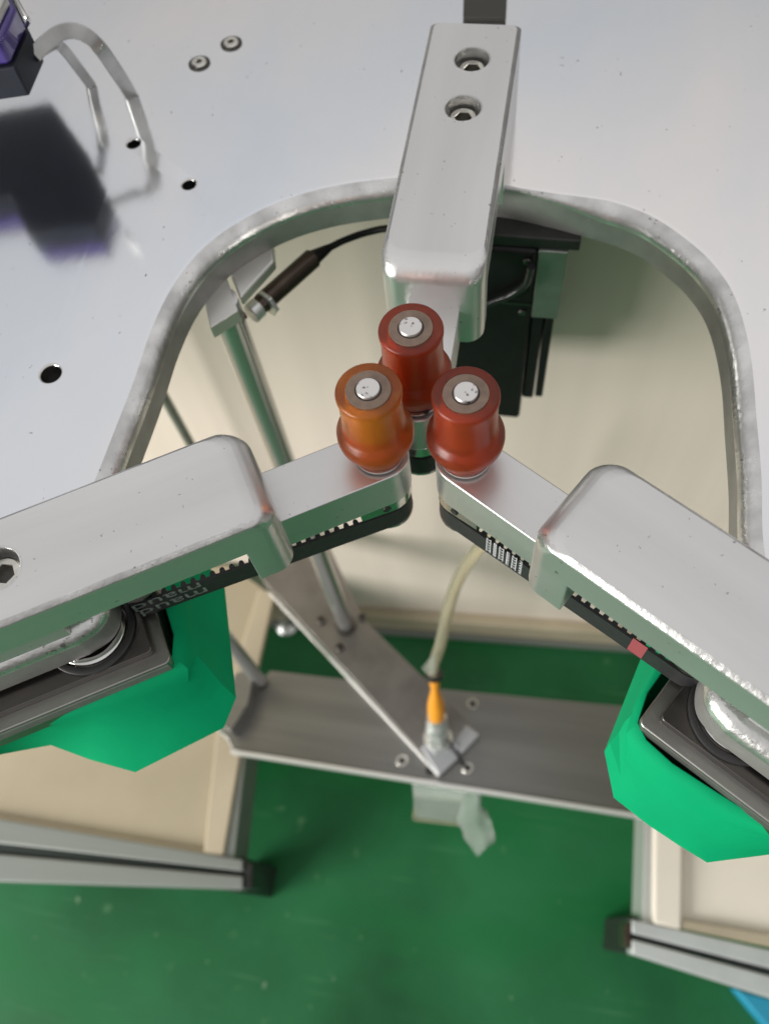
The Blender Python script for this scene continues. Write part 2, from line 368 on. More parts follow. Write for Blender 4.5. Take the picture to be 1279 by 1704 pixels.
# ------------------------------------------------------------------ roller arms
RH = 45.4
def roller_profile():
    return [(8.45, RH-.1), (9.2, RH), (11.1, RH), (11.8, RH-.4), (12.15, RH-1.3), (12.15, RH-2.6), (11.8, RH-4.2), (11.7, RH-9), (11.8, RH-15), (11.95, RH-20), (12.15, RH-22.2), (12.9, RH-23.4), (14.3, RH-25), (14.9, RH-26.6),
            (15.0, RH-29), (14.7, RH-31.2), (13.9, RH-32.6), (13.0, RH-33.6), (12.6, RH-34.8), (12.1, RH-37.2), (11.3, RH-39.4), (10.4, RH-40.8), (9.6, RH-41.8), (8.45, RH-41.9)]
shared = {}
def make_roller(arm, gold=False):
    rm = 'amber_gold' if gold else 'amber'; hm = 'hub_gold' if gold else 'hub'
    bm = B(); pr = roller_profile(); lathe(bm, pr+[pr[0]], n=72)
    ro = link('roller', bm, rm, arm, world=False, smooth=50)
    bm = B(); lathe(bm, [(0, 3.2), (8.6, 3.2), (8.8, 24)], n=56, mi=2 if gold else 0); lathe(bm, [(8.8, 24), (8.8, RH-5), (8.25, RH-1)], n=56, mi=0); lathe(bm, [(8.25, RH-1), (8.25, RH-.1), (8.15, RH+.12), (4.9, RH+.12), (4.85, RH-1.5), (0, RH-1.5)], n=56, mi=1)
    link('hub', bm, [hm, 'taupe', 'hub'], ro, world=False)
    bm = lathe(B(), [(4.85, RH-1.5), (4.85, RH-.2), (4.4, RH-.2), (4.4, RH-1.6)], n=40); link('seal_ring', bm, 'dark', ro, world=False)
    bm = lathe(B(), [(4.35, RH-1.6), (4.35, RH+.9), (4.1, RH+1.2), (0, RH+1.2)], n=40); link('shaft_end', bm, 'shaft', ro, world=False)
    bm = lathe(B(), [(9.4, .9), (10.2, .9), (10.2, 1.9), (9.2, 1.9), (9.2, .9)], n=48); link('retaining_ring', bm, 'chrome', ro, world=False)
    bm = lathe(B(), [(0, 1.0), (8.2, 1.0), (8.2, 3.4), (0, 3.4)], n=40); link('bearing', bm, 'darksteel', ro, world=False)
    # little set screw hole on the skirt
    mt = Matrix.Translation((0, 0, 0))@Matrix.Rotation(R(-58 if not gold else -40), 4, 'Z')@Matrix.Translation((10.3, 0, 3.6))@Matrix.Rotation(R(70), 4, 'Y')
    bm = cyl(B(), (0, 0, 0), 1.1, -.6, .7, 16); bmesh.ops.transform(bm, matrix=mt, verts=bm.verts); link('set_screw', bm, 'dark', ro, world=False)
    return ro
def rounded_block(x0, x1, y0, y1, z0, z1, rp=9, rt=9, seg=7, rpb=3, rt_side=2.1):
    """housing: front (y0) corners rounded in plan by rp, front top edge rolled by rt, sides slightly eased"""
    bm = B()
    def plan(dy, ins):                                        # outline with its front moved back by dy and sides in by ins
        pts = []; r = rp
        X0, X1, Y0, Y1 = x0+ins, x1-ins, y0+dy, y1-ins
        for cx, cy, a0, rr in ((X0+r, Y0+r, 180, r), (X1-r, Y0+r, 270, r), (X1-rpb, Y1-rpb, 0, rpb), (X0+rpb, Y1-rpb, 90, rpb)):
            for i in range(seg+1):
                a = R(a0+90*i/seg); pts.append((cx+rr*math.cos(a), cy+rr*math.sin(a)))
        return pts
    rings = [[Vector((*p, z0)) for p in plan(0, 0)], [Vector((*p, z1-rt)) for p in plan(0, 0)]]
    ts = sorted(set([rt*(1-math.sin(R(90*i/8))) for i in range(1, 9)]+[rt_side, rt_side*.45]), reverse=True)
    for t in ts:
        a = math.asin(1-t/rt); u = max(0, 1-t/rt_side)
        rings.append([Vector((*p, z1-t)) for p in plan(rt*(1-math.cos(a))*1.15, rt_side*u**1.2)])
    loft(bm, rings)
    bmesh.ops.recalc_face_normals(bm, faces=bm.faces); bm.normal_update()
    for f in bm.faces:
        if f.normal.z > .25 and abs(f.normal.x) > .35: f.material_index = 1
    return bm
def make_arm(k, label, gold, sx0, sx1, yf, hook, dy_len=330, n_off=(-1, -5), holes=(), belt_s=3):
    o_, ang, sg = ARM[k]
    root = thing('roller_arm', (o_[0], o_[1], -60), label, 'roller arm', 'three arms each carrying an amber roller', rz=R(ang-90))
    base = Vector((0, 0, 60))                                 # local frame: x = near side * sg, y = outward, z = 0 at the arm top
    def L(name, bm, m, parent=root, **kw):
        if sg < 0:
            for v in bm.verts: v.co.x = -v.co.x
            bmesh.ops.reverse_faces(bm, faces=bm.faces)
        if parent is root:
            for v in bm.verts: v.co += base
        return link(name, bm, m, parent, world=False, **kw)
    ro = make_roller(root, gold); ro.location = base*S; ORG[ro.name] = base
    # housing
    yb = dy_len
    bm = rounded_block(sx0, sx1, yf, yb, 4, 24, rp=8, rt=9.5)
    for hx_, hy in holes: pass
    hs = L('arm_housing', bm, ['block', 'edge'], smooth=38, wn=not holes)
    if holes:
        cut = B()
        for hx_, hy in holes: cyl(cut, (hx_, hy, 0), 8.4, 14, 30, 44)
        ob = L('cutter', cut, 'edge'); ob.hide_render = True
        md = hs.modifiers.new('bore', 'BOOLEAN'); md.object = ob; md.solver = 'EXACT'
        dg = bpy.context.evaluated_depsgraph_get(); bpy.context.view_layer.update()
        me = bpy.data.meshes.new_from_object(hs.evaluated_get(dg)); hs.modifiers.clear(); hs.data = me; finish(me, 38); wm = hs.modifiers.new('wn', 'WEIGHTED_NORMAL'); wm.keep_sharp = True; bpy.data.objects.remove(ob)
        for hx_, hy in holes:
            c = Vector((hx_*sg, hy, 14.1))+base
            cap_screw(root, c, 6.9, 'screw', 5, 'cap_screw', .58)
            rg = lathe(B(), [(8.35, -.6), (9.0, .04), (8.8, .1), (8.3, .02)], n=44); r2 = link('bore_rim', rg, 'edge', root, world=False); r2.location = (Vector((hx_*sg, hy, 24))+base)*S
    # lower front wall of the housing (the hook round the belt), and the wall further out
    L('end_wall', prism(B(), rr_poly(sx0, sx1, yf, yf+hook, 8, .5), -22, 4), 'block')
    L('back_wall', box(B(), sx0+(9 if k != 'C' else 0), sx1-(9 if k != 'C' else 0), yf+(85 if k == 'C' else 95), yb-1, PT+.02, 3.98), 'block')
    # narrow arm
    ytip = 0; w = 12
    cs0, cs1 = n_off
    pts = []
    for i in range(17):
        a = math.pi+math.pi*i/16; pts.append((cs0+w*math.cos(a), w*math.sin(a)))
    pts += [(cs1+w, yf+14), (cs1-w, yf+14)]
    L('narrow_arm', prism(B(), pts, -23.5, -.4), 'block', bevel=.5)
    # pulley cheek and belt
    pts2 = [(p[0]*.98+cs0*.02, p[1]*.98) for p in pts[:17]]+[(cs0+11, 15), (cs0-11, 15)]
    L('bearing_boss', prism(B(), pts2, -30.6, -23.55), 'steel', bevel=.3)
    pm = lathe(B(), [(0, -48.2), (11.2, -48.2), (11.4, -47.8), (11.4, -46.3), (9.5, -46.1), (9.5, -30.8), (0, -30.8)], (cs0, 0, 0), 48); L('pulley', pm, 'steel')
    L('hub_screw', cyl(B(), (0, 0, 0), 1.8, 0, .8, 16, mtx=Matrix.Translation((cs0+11.2, 3.5, -26.8))@Matrix.Rotation(R(90), 4, 'Y')), 'dark')
    # belt: a loop round both pulleys
    r1, r2 = 11.2, 8.5; c1 = Vector((cs0, 0)); c2 = Vector((belt_s-r2, 113))
    dd = (c2-c1); Ld = dd.length; th = math.atan2(dd.y, dd.x); al = math.asin((r2-r1)/Ld)
    def loop(off):
        p = []
        a1 = th-math.pi/2-al; a2 = th+math.pi/2+al
        # near side tangent, big pulley arc, far side, small arc
        for i in range(13): a = a1+(a2-a1)*i/12; p.append(c2+Vector((math.cos(a), math.sin(a)))*(r2+off))
        for i in range(13): a = a2+(2*math.pi-(a2-a1))*i/12; p.append(c1+Vector((math.cos(a), math.sin(a)))*(r1+off))
        return p
    zt, zb = -33.4, -46.6
    po, pi_ = loop(0), loop(-1.3)
    bm = B(); n = len(po)
    vo = [[bm.verts.new((p.x, p.y, z)) for p in q] for q, z in ((po, zt), (po, zb), (pi_, zb), (pi_, zt))]
    for a, b in zip(vo, vo[1:]+vo[:1]):
        for i in range(n): bm.faces.new([a[i], a[(i+1) % n], b[(i+1) % n], b[i]])
    belt = L('timing_belt', bm, 'rubber', smooth=30)
    ORG[belt.name] = Vector((0, 0, 0))
    # teeth on the inner side, one object each
    def side_pts(sgn):
        a = th-math.pi/2-al if sgn > 0 else th+math.pi/2+al
        nv = Vector((math.cos(a), math.sin(a))); return c1+nv*(r1-1.3), c2+nv*(r2-1.3), nv
    tm = None; pitch = 4.3
    for sgn in (1, -1):
        A, Bp, nv = side_pts(sgn); t = (Bp-A).normalized(); m_ = int((Bp-A).length/pitch)
        for i in range(1, m_):
            q = A+t*(pitch*i)
            if tm is None:
                b2 = B(); prf = [(-1.3, .3), (-1.2, -.6), (-.95, -1.6), (-.4, -2.1), (.4, -2.1), (.95, -1.6), (1.2, -.6), (1.3, .3)]
                prism(b2, prf, zt-.05, zb+.05)
                for v in b2.verts: v.co += base
                tm = link('tooth', b2, 'rubber', belt, world=False, smooth=50); ob = tm
            else:
                ob = bpy.data.objects.new('tooth', tm.data); COL.objects.link(ob); ob.parent = belt
            ob.location = (q.x*sg*S, q.y*S, 0)
            tv = Vector((t.x*sg, t.y)); nn = Vector((nv.x*sg, nv.y))   # tooth local +y points outward (nv)
            ob.rotation_euler = (0, 0, math.atan2(nn.y, nn.x)-math.pi/2)
    pm = lathe(B(), [(0, -47), (7, -47), (7, -29), (9.6, -29), (9.6, -28), (0, -28)], (c2.x, c2.y, 0), 48); L('drive_pulley', pm, 'darksteel')
    # motor flange, motor cap and belt ring below the plate
    if k != 'C':
        e1, e2 = (22.9, 29) if k == 'L' else (24.0, 29.8)
        ya = 112.5 if k == 'L' else 111
        L('motor_flange', prism(B(), rr_poly(-e1, e1, ya+5.5, 225, 2, 1), -49.9, -45.5), 'darksteel', bevel=.3)
        L('motor_cap', prism(B(), rr_poly(-e2, e2, ya, 227, 3, 1), -66, -50), 'cap', bevel=.6)
        for q in range(4):                                    # fine grooves along the cap's visible side
            L('cap_groove', box(B(), e2-.25, e2+.35, ya+2, 225, -52.6-q*1.7, -52.1-q*1.7), 'motor_grey')
        L('motor_body', prism(B(), rr_poly(-e2+3, e2-8, ya+3, 224, 4, 1), -88, -66.05), 'motor', bevel=.8)
        for (rr, zz, mm, nm) in ((20, -43.6, 'dark', 'gasket_ring'), (16, -42.9, 'steel', 'bearing_ring')):
            pm = lathe(B(), [(rr-3.2, -45.4), (rr, -45.4), (rr, zz-.4), (rr-.5, zz), (rr-2.8, zz), (rr-3.2, zz-.5), (rr-3.2, -45.4)], (3, ya+28, 0), 48); L(nm, pm, mm)
    return root, L, belt, base, (c1, c2, r1, r2, th, al)
def rr_poly(x0, x1, y0, y1, rf, rb, seg=6):
    pts = []
    for cx, cy, a0, r in ((x0+rf, y0+rf, 180, rf), (x1-rf, y0+rf, 270, rf), (x1-rb, y1-rb, 0, rb), (x0+rb, y1-rb, 90, rb)):
        for i in range(seg+1): a = R(a0+90*i/seg); pts.append((cx+r*math.cos(a), cy+r*math.sin(a)))
    return pts
armC = make_arm('C', 'centre arm with two screws in its housing and the rear red roller', False, -22.2, 22.3, 46, 16, 203, (0, 0), holes=((1.3, 175.3), (1.3, 142.1)), belt_s=8.5)
armL = make_arm('L', 'left arm with the golden amber roller and large letters on its belt', True, -21.8, 21.8, 46.5, 16.5, 420, (0, 0), holes=((-.5, 146.6),), belt_s=6.2)
armR = make_arm('R', 'right arm with an orange red roller and tiny white print on its belt', False, -22.8, 20.8, 44.5, 19, 420, (0, 0), belt_s=8.2)
# belt print
def belt_frame(A, sgn_side, along, z, flip):
    root, L, belt, base, (c1, c2, r1, r2, th, al) = A
    sg = -1 if A is armL else 1
    a = th-math.pi/2-al; nv = Vector((math.cos(a), math.sin(a))); A0 = c1+nv*r1; B0 = c2+nv*r2; t = (B0-A0).normalized()
    q = A0+t*along+nv*.05
    ex = Vector((t.x*sg, t.y, 0)); nz = Vector((nv.x*sg, nv.y, 0)); ey = nz.cross(ex)
    if ey.z < 0: ex = -ex; ey = nz.cross(ex)
    if flip: ex, ey = -ex, -ey
    o = Vector((q.x*sg, q.y, z))+base
    return Matrix(((ex.x, ey.x, nz.x, o.x), (ex.y, ey.y, nz.y, o.y), (ex.z, ey.z, nz.z, o.z), (0, 0, 0, 1)))
text_mesh('maud', 9.5, 'print_dim', armL[2], belt_frame(armL, 1, 103, -35.6, True), sx=1.5)
text_mesh('maud', 9.5, 'print_dim', armL[2], belt_frame(armL, 1, 102, -42.4, True), sx=1.5)
for i, ch in enumerate(('M', '8', 'M', 'E', 'M', '2')):
    text_mesh('\n'.join([ch]*5), 3.7, 'print', armR[2], belt_frame(armR, 1, 21+i*3.3, -38.2, False), sx=1.0, spacing=.74)
mt = belt_frame(armR, 1, 94, -38.5, False); bm = box(B(), -3.3, 3.3, -7.2, 7.2, -.05, .06, mtx=mt); link('red_mark', bm, 'red', armR[2], world=False, smooth=0)

# strap behind the centre arm
bm = B(); pts = [at(770, 37, PT), at(841, 37, PT), at(846, -60, PT), at(772, -60, PT)]
prism(bm, [p.xy for p in pts], PT+.05, PT+3)
o = link('dark_strap', bm, 'socket', None, bevel=.4); tag(o, 'dark steel strap lying on the table behind the centre arm', 'metal strap')

# ------------------------------------------------------------------ green wraps
def wrap(rim, low, label, inner=None):
    """rim and low are rings of points in world mm, same count; a closed paper bag"""
    n = len(rim); bm = B(); K = 7; cen_ = sum((Vector(p) for p in rim), Vector())/len(rim)
    rings = []
    for j in range(K):
        t = j/(K-1); rg = []
        for i in range(n):
            p = Vector(rim[i]).lerp(Vector(low[i]), t)+Vector((random.uniform(-1, 1), random.uniform(-1, 1), 0))*(.7 if 0 < j < K-1 else 0)
            if j == 1: p += Vector(((Vector(rim[i])-cen_).xy.normalized().x, (Vector(rim[i])-cen_).xy.normalized().y, 0))*2.2
            rg.append(bm.verts.new(p))
        rings.append(rg)
    for a, b in zip(rings, rings[1:]):
        for i in range(n): bm.faces.new([a[i], a[(i+1) % n], b[(i+1) % n], b[i]])
    bm.faces.new(rings[-1])
    bmesh.ops.triangulate(bm, faces=bm.faces)
    bmesh.ops.recalc_face_normals(bm, faces=bm.faces)
    o = link('green_wrap', bm, 'green', None, smooth=32)
    tag(o, label, 'paper wrap', 'green paper wraps round the side motors')
    s = o.modifiers.new('solid', 'SOLIDIFY'); s.thickness = .0006; s.offset = 1
    return o
def P3(l): return [at(x, y, z) for x, y, z in l]
Lrim = P3([(286, 1092, -54.1), (215, 1132, -56.0), (150, 1160, -56.0), (75, 1190, -56.9), (0, 1216, -57.8)])+[arm_pt('L', 240, 34, -60), arm_pt('L', 240, -36, -57.8), arm_pt('L', 108, -36, -56.0), arm_pt('L', 109, -8, -55.0), arm_pt('L', 109, 16, -54.1)]
Llow = P3([(371, 1210, -96.8), (225, 1283, -98.6), (150, 1262, -96.8), (85, 1238, -93.0), (0, 1254, -93.0)])+[arm_pt('L', 240, 30, -95), arm_pt('L', 240, -38, -95), arm_pt('L', 94, -36, -95), arm_pt('L', 86, -18, -95)]+P3([(391, 1160, -87.5)])
wrap(Lrim, Llow, 'darker green wrap round the motor under the left arm')
Rrim = P3([(1061, 1203, -54.1), (1075, 1231, -56.0), (1118, 1270, -56.0), (1195, 1320, -56.9), (1285, 1376, -57.8)])+[arm_pt('R', 230, 34, -60), arm_pt('R', 230, -36, -57.8), arm_pt('R', 106, -36, -56.0), arm_pt('R', 107, -8, -55.0), arm_pt('R', 107.5, 16, -54.1)]
Rlow = P3([(1022, 1327, -94.9), (1079, 1371, -96.8), (1130, 1405, -96.8), (1176, 1433, -96.8), (1290, 1419, -96.8)])+[arm_pt('R', 230, 4, -95), arm_pt('R', 230, -38, -92), arm_pt('R', 94, -36, -92), arm_pt('R', 94, -20, -92)]+P3([(1007, 1250, -78.2)])
wrap(Rrim, Rlow, 'bright green wrap round the motor under the right arm')

# ------------------------------------------------------------------ centre motor under the table
mot = thing('stepper_motor', (-30, 360, -213), 'black motor hanging under the table behind the centre arm', 'motor')
link('mounting_flange', box(B(), -72, 20, 324, 410, -49.5, PB-.1), 'dark', mot, bevel=.8)
link('motor_body', box(B(), -70, -.9, 321.5, 404, -213, -49.6), 'motor', mot, bevel=2.5)
link('end_cap', box(B(), -.8, 14.6, 322.5, 400, -104, -49.6), 'motor_grey', mot, bevel=.8)
link('cable_cover', box(B(), -.8, 6.5, 324, 398, -190, -104.1), 'motor', mot, bevel=1.5)
link('rear_rib', box(B(), 7.5, 12.5, 324.5, 398, -188, -104.1), 'motor', mot, bevel=1)
mc_ = [at(806, 505, -90), at(826, 482, -86), at(852, 462, -80), at(878, 440, -70), at(886, 422, -56)]
link('motor_cable', tube(B(), crom([Vector((p.x, 317.5, p.z)) for p in mc_], 6), 2.3, 12), 'gloss', mot)
for x, z in ((-6, -56), (-6, -98), (-62, -56)):
    bm = cyl(B(), (0, 0, 0), 2.2, 0, 1.6, 18, .3); bmesh.ops.transform(bm, matrix=Matrix.Translation((x, 321.4, z))@Matrix.Rotation(R(90), 4, 'X'), verts=bm.verts); link('motor_screw', bm, 'darksteel', mot)
link('body_seam', box(B(), -69, -1.5, 320.9, 321.6, -92, -90.5), 'darksteel', mot)

# ------------------------------------------------------------------ rods, clamp and sensor under the table
XP = -569.6
def rod(px, py, z, r, zt, zb, label):
    c = at(px, py, z); bm = B(); lathe(bm, [(0, zb), (r, zb), (r, (zt+zb)/2), (r, (zt+zb)/2+.01), (r, zt), (0, zt)], (c.x, c.y, 0), 32)
    o = link('support_rod', bm, 'chrome', None); tag(o, label, 'rod', 'steel rods holding the cross plate'); return c
rc = rod(385, 540, -62, 8.2, PB-.2, XP+6.5, 'bright steel rod from the split clamp down to the diagonal plate')
rod(432, 1132, XP, 7, PB-.2, XP+.2, 'dim steel rod ending on the left end of the cross plate')
cth = at(272, 658, -260)
bm = cyl(B(), (cth.x, cth.y, 0), 4.2, -700, PB-.2, 20)
o = link('support_rod', bm, 'motor_grey'); tag(o, 'thin dull grey rod seen beside the left rim of the cutout', 'rod', 'steel rods holding the cross plate')
cl = thing('rod_clamp', (rc.x, rc.y, -70), 'pale split clamp under the table rim holding the bright steel rod', 'clamp')
def quad_prism(pxs, zt, zb): return prism(B(), [at(x, y, zt).xy for x, y in pxs], zb, zt)
link('clamp_block', prism(B(), [at(x, y, -45).xy for x, y in ((338, 490), (377, 462), (399, 522), (352, 552))], -51, PB-.1), 'clamp', cl, bevel=.8)
link('clamp_block', prism(B(), [at(x, y, -45).xy for x, y in ((381, 452), (420, 415), (455, 400), (458, 440), (402, 502))], -49, PB-.1), 'clamp', cl, bevel=1.2)
0 and link('clamp_carrier', prism(B(), [at(x, y, -70).xy for x, y in ((310, 520), (352, 560), (360, 545), (440, 440), (470, 370), (420, 350))], -74.8, PB-.1), 'dark', cl, bevel=.5)
sn = thing('cable_sensor', at(440, 515, -66), 'brown barrel connector with a black cable, plugged in beside the split clamp', 'sensor')
a, b = at(428, 512, -62), at(520, 430, -62)
link('barrel', tube(B(), [a.lerp(b, t) for t in (0, .1, .12, .5, .9, 1)], lambda t: 5.6 if t > .15 else 4.6, 24), 'sensor', sn)
b2_ = at(548, 412, -62); link('cable_boot', tube(B(), [b, b.lerp(b2_, .5), b2_], lambda t: 4.6-2.4*t, 20), 'motor', sn)
for px, py in ((446, 505),):
    p0 = at(px, py, -62); dr = (b-a).normalized(); link('ring_nut', tube(B(), [p0-dr*1.2, p0+dr*1.2], 7.8, 6), 'zinc', sn, bevel=.4)
p0 = at(424, 517, -62); link('ring_nut', tube(B(), [p0-dr*3, p0+dr*3], 5.8, 20), 'zinc', sn, bevel=.3)
p0 = at(402, 524, -62); link('red_tip', tube(B(), [p0-dr*1.2, p0+dr*1.2], 3.2, 16), 'red', sn)
link('cable', tube(B(), crom([b2_, at(575, 399, -62), at(610, 387, -62), at(650, 380, -58), at(720, 385, -56)], 6), 2.0, 12), 'motor', sn)

# ------------------------------------------------------------------ handle and purple box on the table
hb = thing('bent_bar_handle', at(190, 150, PT), 'bent flat aluminium bar handle standing on the table at the purple box', 'handle')
ft = at(219, 160, PT); ap = at(128, 60, 30); ap2 = at(98, 62, 30.5); en = at(48, 92, 28)
VW = (at(140, 60, 20)-Vector((0, 0, H))).normalized()
fb = [ft+Vector((0, 0, .2)), at(205, 136, -6), at(190, 113, 8), at(168, 82, 21), at(145, 60, 28), at(122, 51, 31), at(100, 55, 31), at(80, 69, 30), at(56, 92, 28)]
link('front_bar', tube(B(), crom(fb, 8), 1, flat=(3.7, 1.8), view=VW), 'bar', hb, bevel=.5)
f2 = at(152, 142, PT)
link('rear_bar', tube(B(), crom([f2+Vector((0, 0, .2)), at(130, 112, -9), at(108, 84, 5), at(92, 74, 12), at(70, 84, 18)], 8), 1, flat=(2.7, 2.2), view=VW), 'bar', hb, bevel=.4)
ZB = 21.0
def lift(x, y): p = at(x, y, 2*PT-ZB); return Vector((p.x, p.y, ZB))
c0, c1_, c2_, c3_ = lift(178, 345), lift(92, 172), lift(-160, 240), lift(20, 330)
pb = thing('purple_case', (c0.x-20, c0.y-10, ZB), 'glossy purple plastic case with a dark underside above the table', 'case')
poly = [lift(150, 262), lift(85, 170), lift(0, 186), lift(-120, 210), lift(-110, 350), lift(18, 325), lift(45, 388), lift(160, 372), lift(178, 320)]
link('case_base', prism(B(), [p.xy for p in poly], ZB, ZB+16), 'navy', pb, bevel=1)
cen = sum((Vector(p) for p in poly), Vector((0, 0, 0)))/len(poly)
link('case_body', prism(B(), [(cen+(p-cen)*.97).xy for p in poly], ZB+16.05, ZB+29), 'purple', pb, bevel=2.5, seg=4)
link('case_lid', prism(B(), [(cen+(p-cen)*.93).xy for p in poly], ZB+29.05, ZB+34), 'clamp', pb, bevel=1.5, seg=3)
w0 = at(18, -20, ZB+36); w1 = at(40, 22, ZB+36); w2 = at(48, 34, ZB+33); w3 = at(44, 44, ZB+26)
link('wire_loop', tube(B(), crom([w0, w1, w2, w3], 6), 1.0, 10), 'steel', pb)

# ------------------------------------------------------------------ cross plate and everything low
cp = thing('cross_plate', at(700, 1230, XP), 'brushed steel cross plate low between the two green wraps', 'metal plate')
cpp = [(386, 1246), (372, 1215), (450, 1116), (640, 1138), (1068, 1178), (1180, 1190), (1180, 1372), (1056, 1351), (700, 1297)]
pw = [at(x, y, XP-8).xy for x, y in cpp]
link('plate', prism(B(), pw, XP-13, XP-8), 'cross', cp, bevel=.6)
e0, e1 = at(386, 1247, XP-8), at(1180, 1373, XP-8); dv = (e1-e0).normalized(); nv = Vector((dv.y, -dv.x, 0))
link('front_lip', prism(B(), [p.xy for p in (e0, e1, e1+nv*4.2, e0+nv*4.2)], XP-16, XP-5), 'bright', cp, bevel=.6)
dp = thing('diagonal_plate', at(590, 1100, XP), 'dark steel diagonal plate lying over the cross plate, its tip under the orange fitting', 'metal plate')
dpp = [(438, 965), (470, 905), (545, 905), (604, 1030), (797, 1217), (733, 1288)]
link('plate', prism(B(), [at(x, y, XP).xy for x, y in dpp], XP-7.5, XP), 'cross_dark', dp, bevel=.5)
e0, e1 = at(450, 985, XP), at(732, 1288, XP); dv = (e1-e0).normalized(); nv = Vector((dv.y, -dv.x, 0))
link('edge_strip', prism(B(), [p.xy for p in (e0, e1, e1+nv*2.6, e0+nv*2.6)], XP-7.5, XP+.4), 'bright', dp, bevel=.3)
for x, y in ((535, 1033), (603, 1028), (566, 1078)):
    c = at(x, y, XP)-ORG[dp.name]; s_ = cap_screw(dp, c, 4.6, 'darksteel', 4, 'cap_screw', .6)
link('rod_collar', lathe(B(), [(8.3, XP+.1), (11, XP+.1), (11, XP+5), (8.3, XP+5)], (rc.x, rc.y, 0), 32), 'darksteel', dp)
for x, y in ((786, 1173), (669, 1267), (778, 1279)):
    c = at(x, y, XP-8)-ORG[cp.name]; cap_screw(cp, c, 6.2, 'screw', 4.5, 'cap_screw', .5)
c = at(716, 1282, XP-8); link('bolt_hole', cyl(B(), (c.x, c.y, 0), 5, XP-7.9, XP-7.6, 24), 'dark', cp)
# end bracket of the cross plate
eb = thing('end_bracket', at(410, 1180, XP-30), 'brown shadowed bracket at the left end of the cross plate beside the green wrap', 'bracket')
link('bracket_wall', prism(B(), [at(x, y, XP).xy for x, y in ((400, 1130), (432, 1118), (420, 1180), (392, 1224), (374, 1212))], XP-7.9, XP+22), 'cross', eb, bevel=.6)
link('bracket_foot', prism(B(), [at(x, y, XP-20).xy for x, y in ((362, 1215), (385, 1205), (416, 1235), (400, 1250))], XP-30, XP-14), 'motor_grey', eb, bevel=.6)

fit = thing('hose_fitting', at(728, 1238, XP), 'orange push fitting with stacked zinc nuts on the tip of the diagonal plate', 'hose fitting')
fc = at(729, 1238, XP)
f0, f1, f2 = fc, at(727, 1188, XP+42), at(722, 1124, XP+92)
ax = (f2-f0).normalized(); LN = (f2-f0).length; RT = ax.to_track_quat('Z', 'Y').to_matrix().to_4x4(); FM = Matrix.Translation(fc)@RT
def fitp(name, bm, m, **kw):
    bmesh.ops.transform(bm, matrix=FM, verts=bm.verts); return link(name, bm, m, fit, **kw)
fitp('hex_nut', prism(B(), hexpts(13.5, 6, .3), 0, 9), 'zinc', bevel=1.4, seg=3)
fitp('washer', cyl(B(), (0, 0, 0), 14.5, 9.1, 11, 32, .4), 'zinc')
fitp('hex_nut', prism(B(), hexpts(12.5, 6, .8), 11.1, 21), 'zinc', bevel=1.4, seg=3)
fitp('collar', lathe(B(), [(0, 21.1), (9, 21.1), (9, 24), (11, 24.5), (11, 33), (9.5, 35), (9.5, LN*.42), (0, LN*.42)], n=32), 'zinc')
q = LN*.42
og = [(0, q+.1), (7.6, q+.1), (8.4, q+8), (8.0, q+18), (6.2, q+28), (4.2, q+37), (3.8, q+42), (4.6, q+46), (5.0, LN-2), (0, LN-1)]
fitp('orange_cone', lathe(B(), og, n=28), 'orange')
tp = f2
hs = thing('clear_hose', (tp.x, tp.y, tp.z), 'yellowed clear hose rising from the orange fitting, curving behind the right arm', 'hose')
hp = [tp, tp+ax*14, at(733, 1070, -425), at(746, 1010, -385), at(763, 962, -350), at(790, 920, -320), at(832, 880, -290)]
link('tubing', tube(B(), crom(hp, 8), lambda t: 5.2-.3*t, 20), 'hose', hs)
link('black_band', tube(B(), [tp-ax*1.5, tp+ax*2.5], 8.2, 24), 'dark', hs, bevel=.6)
tb = [at(712, 1122, -430), at(702, 1112, -430), at(722, 1085, -426), at(724, 1118, -430)]
link('band_tail', prism(B(), [p.xy for p in tb], -432, -428), 'bag', hs)
link('end_clamp', prism(B(), [at(x, y, XP+6).xy for x, y in ((700, 1243), (716, 1226), (764, 1238), (768, 1256), (735, 1287), (727, 1284))], XP+.1, XP+5), 'greyblock', dp, bevel=1)
gt = thing('grey_tab', at(770, 1235, XP), 'small grey angled tab with a thin black wire beside the zinc nuts', 'tab')
link('tab', prism(B(), [at(x, y, XP+8).xy for x, y in ((776, 1206), (798, 1222), (770, 1252), (752, 1236))], XP-7.9, XP+8), 'greyblock', gt, bevel=1)
link('wire', tube(B(), crom([at(742, 1228, XP+14), at(755, 1248, XP+9), at(775, 1276, XP-2)], 6), 1.6, 10), 'dark', gt)

# plastic cup and bag hanging under the cross plate
random.seed(3)
def crumple(bm, amp, cuts=0):
    for v in bm.verts: v.co += Vector((random.uniform(-1, 1), random.uniform(-1, 1), random.uniform(-1, 1)))*amp
cu = thing('plastic_pot', at(730, 1330, -610), 'small square clear plastic pot hanging below the cross plate', 'plastic pot')
q0 = [at(x, y, XP-16) for x, y in ((684, 1293), (776, 1302), (776, 1280), (684, 1272))]
q1 = [at(x, y, -642) for x, y in ((690, 1362), (772, 1372), (776, 1320), (694, 1312))]
bm = B(); rings = [[a_.lerp(b_, t) for a_, b_ in zip(q0, q1)] for t in (0, .25, .5, .75, 1)]; loft(bm, rings)
o = link('pot_body', bm, 'bag', cu, bevel=3, seg=3); 
bm = B(); qq = [p.lerp(sum(q1, Vector())/4, -.04)+Vector((0, 0, -1)) for p in q1]
tube(bm, qq+[qq[0]], 1.6, 8); link('pot_rim', bm, 'hose', cu)
bg = thing('plastic_bag', at(795, 1360, -652), 'crumpled translucent plastic bag dangling beside the square pot', 'plastic bag')
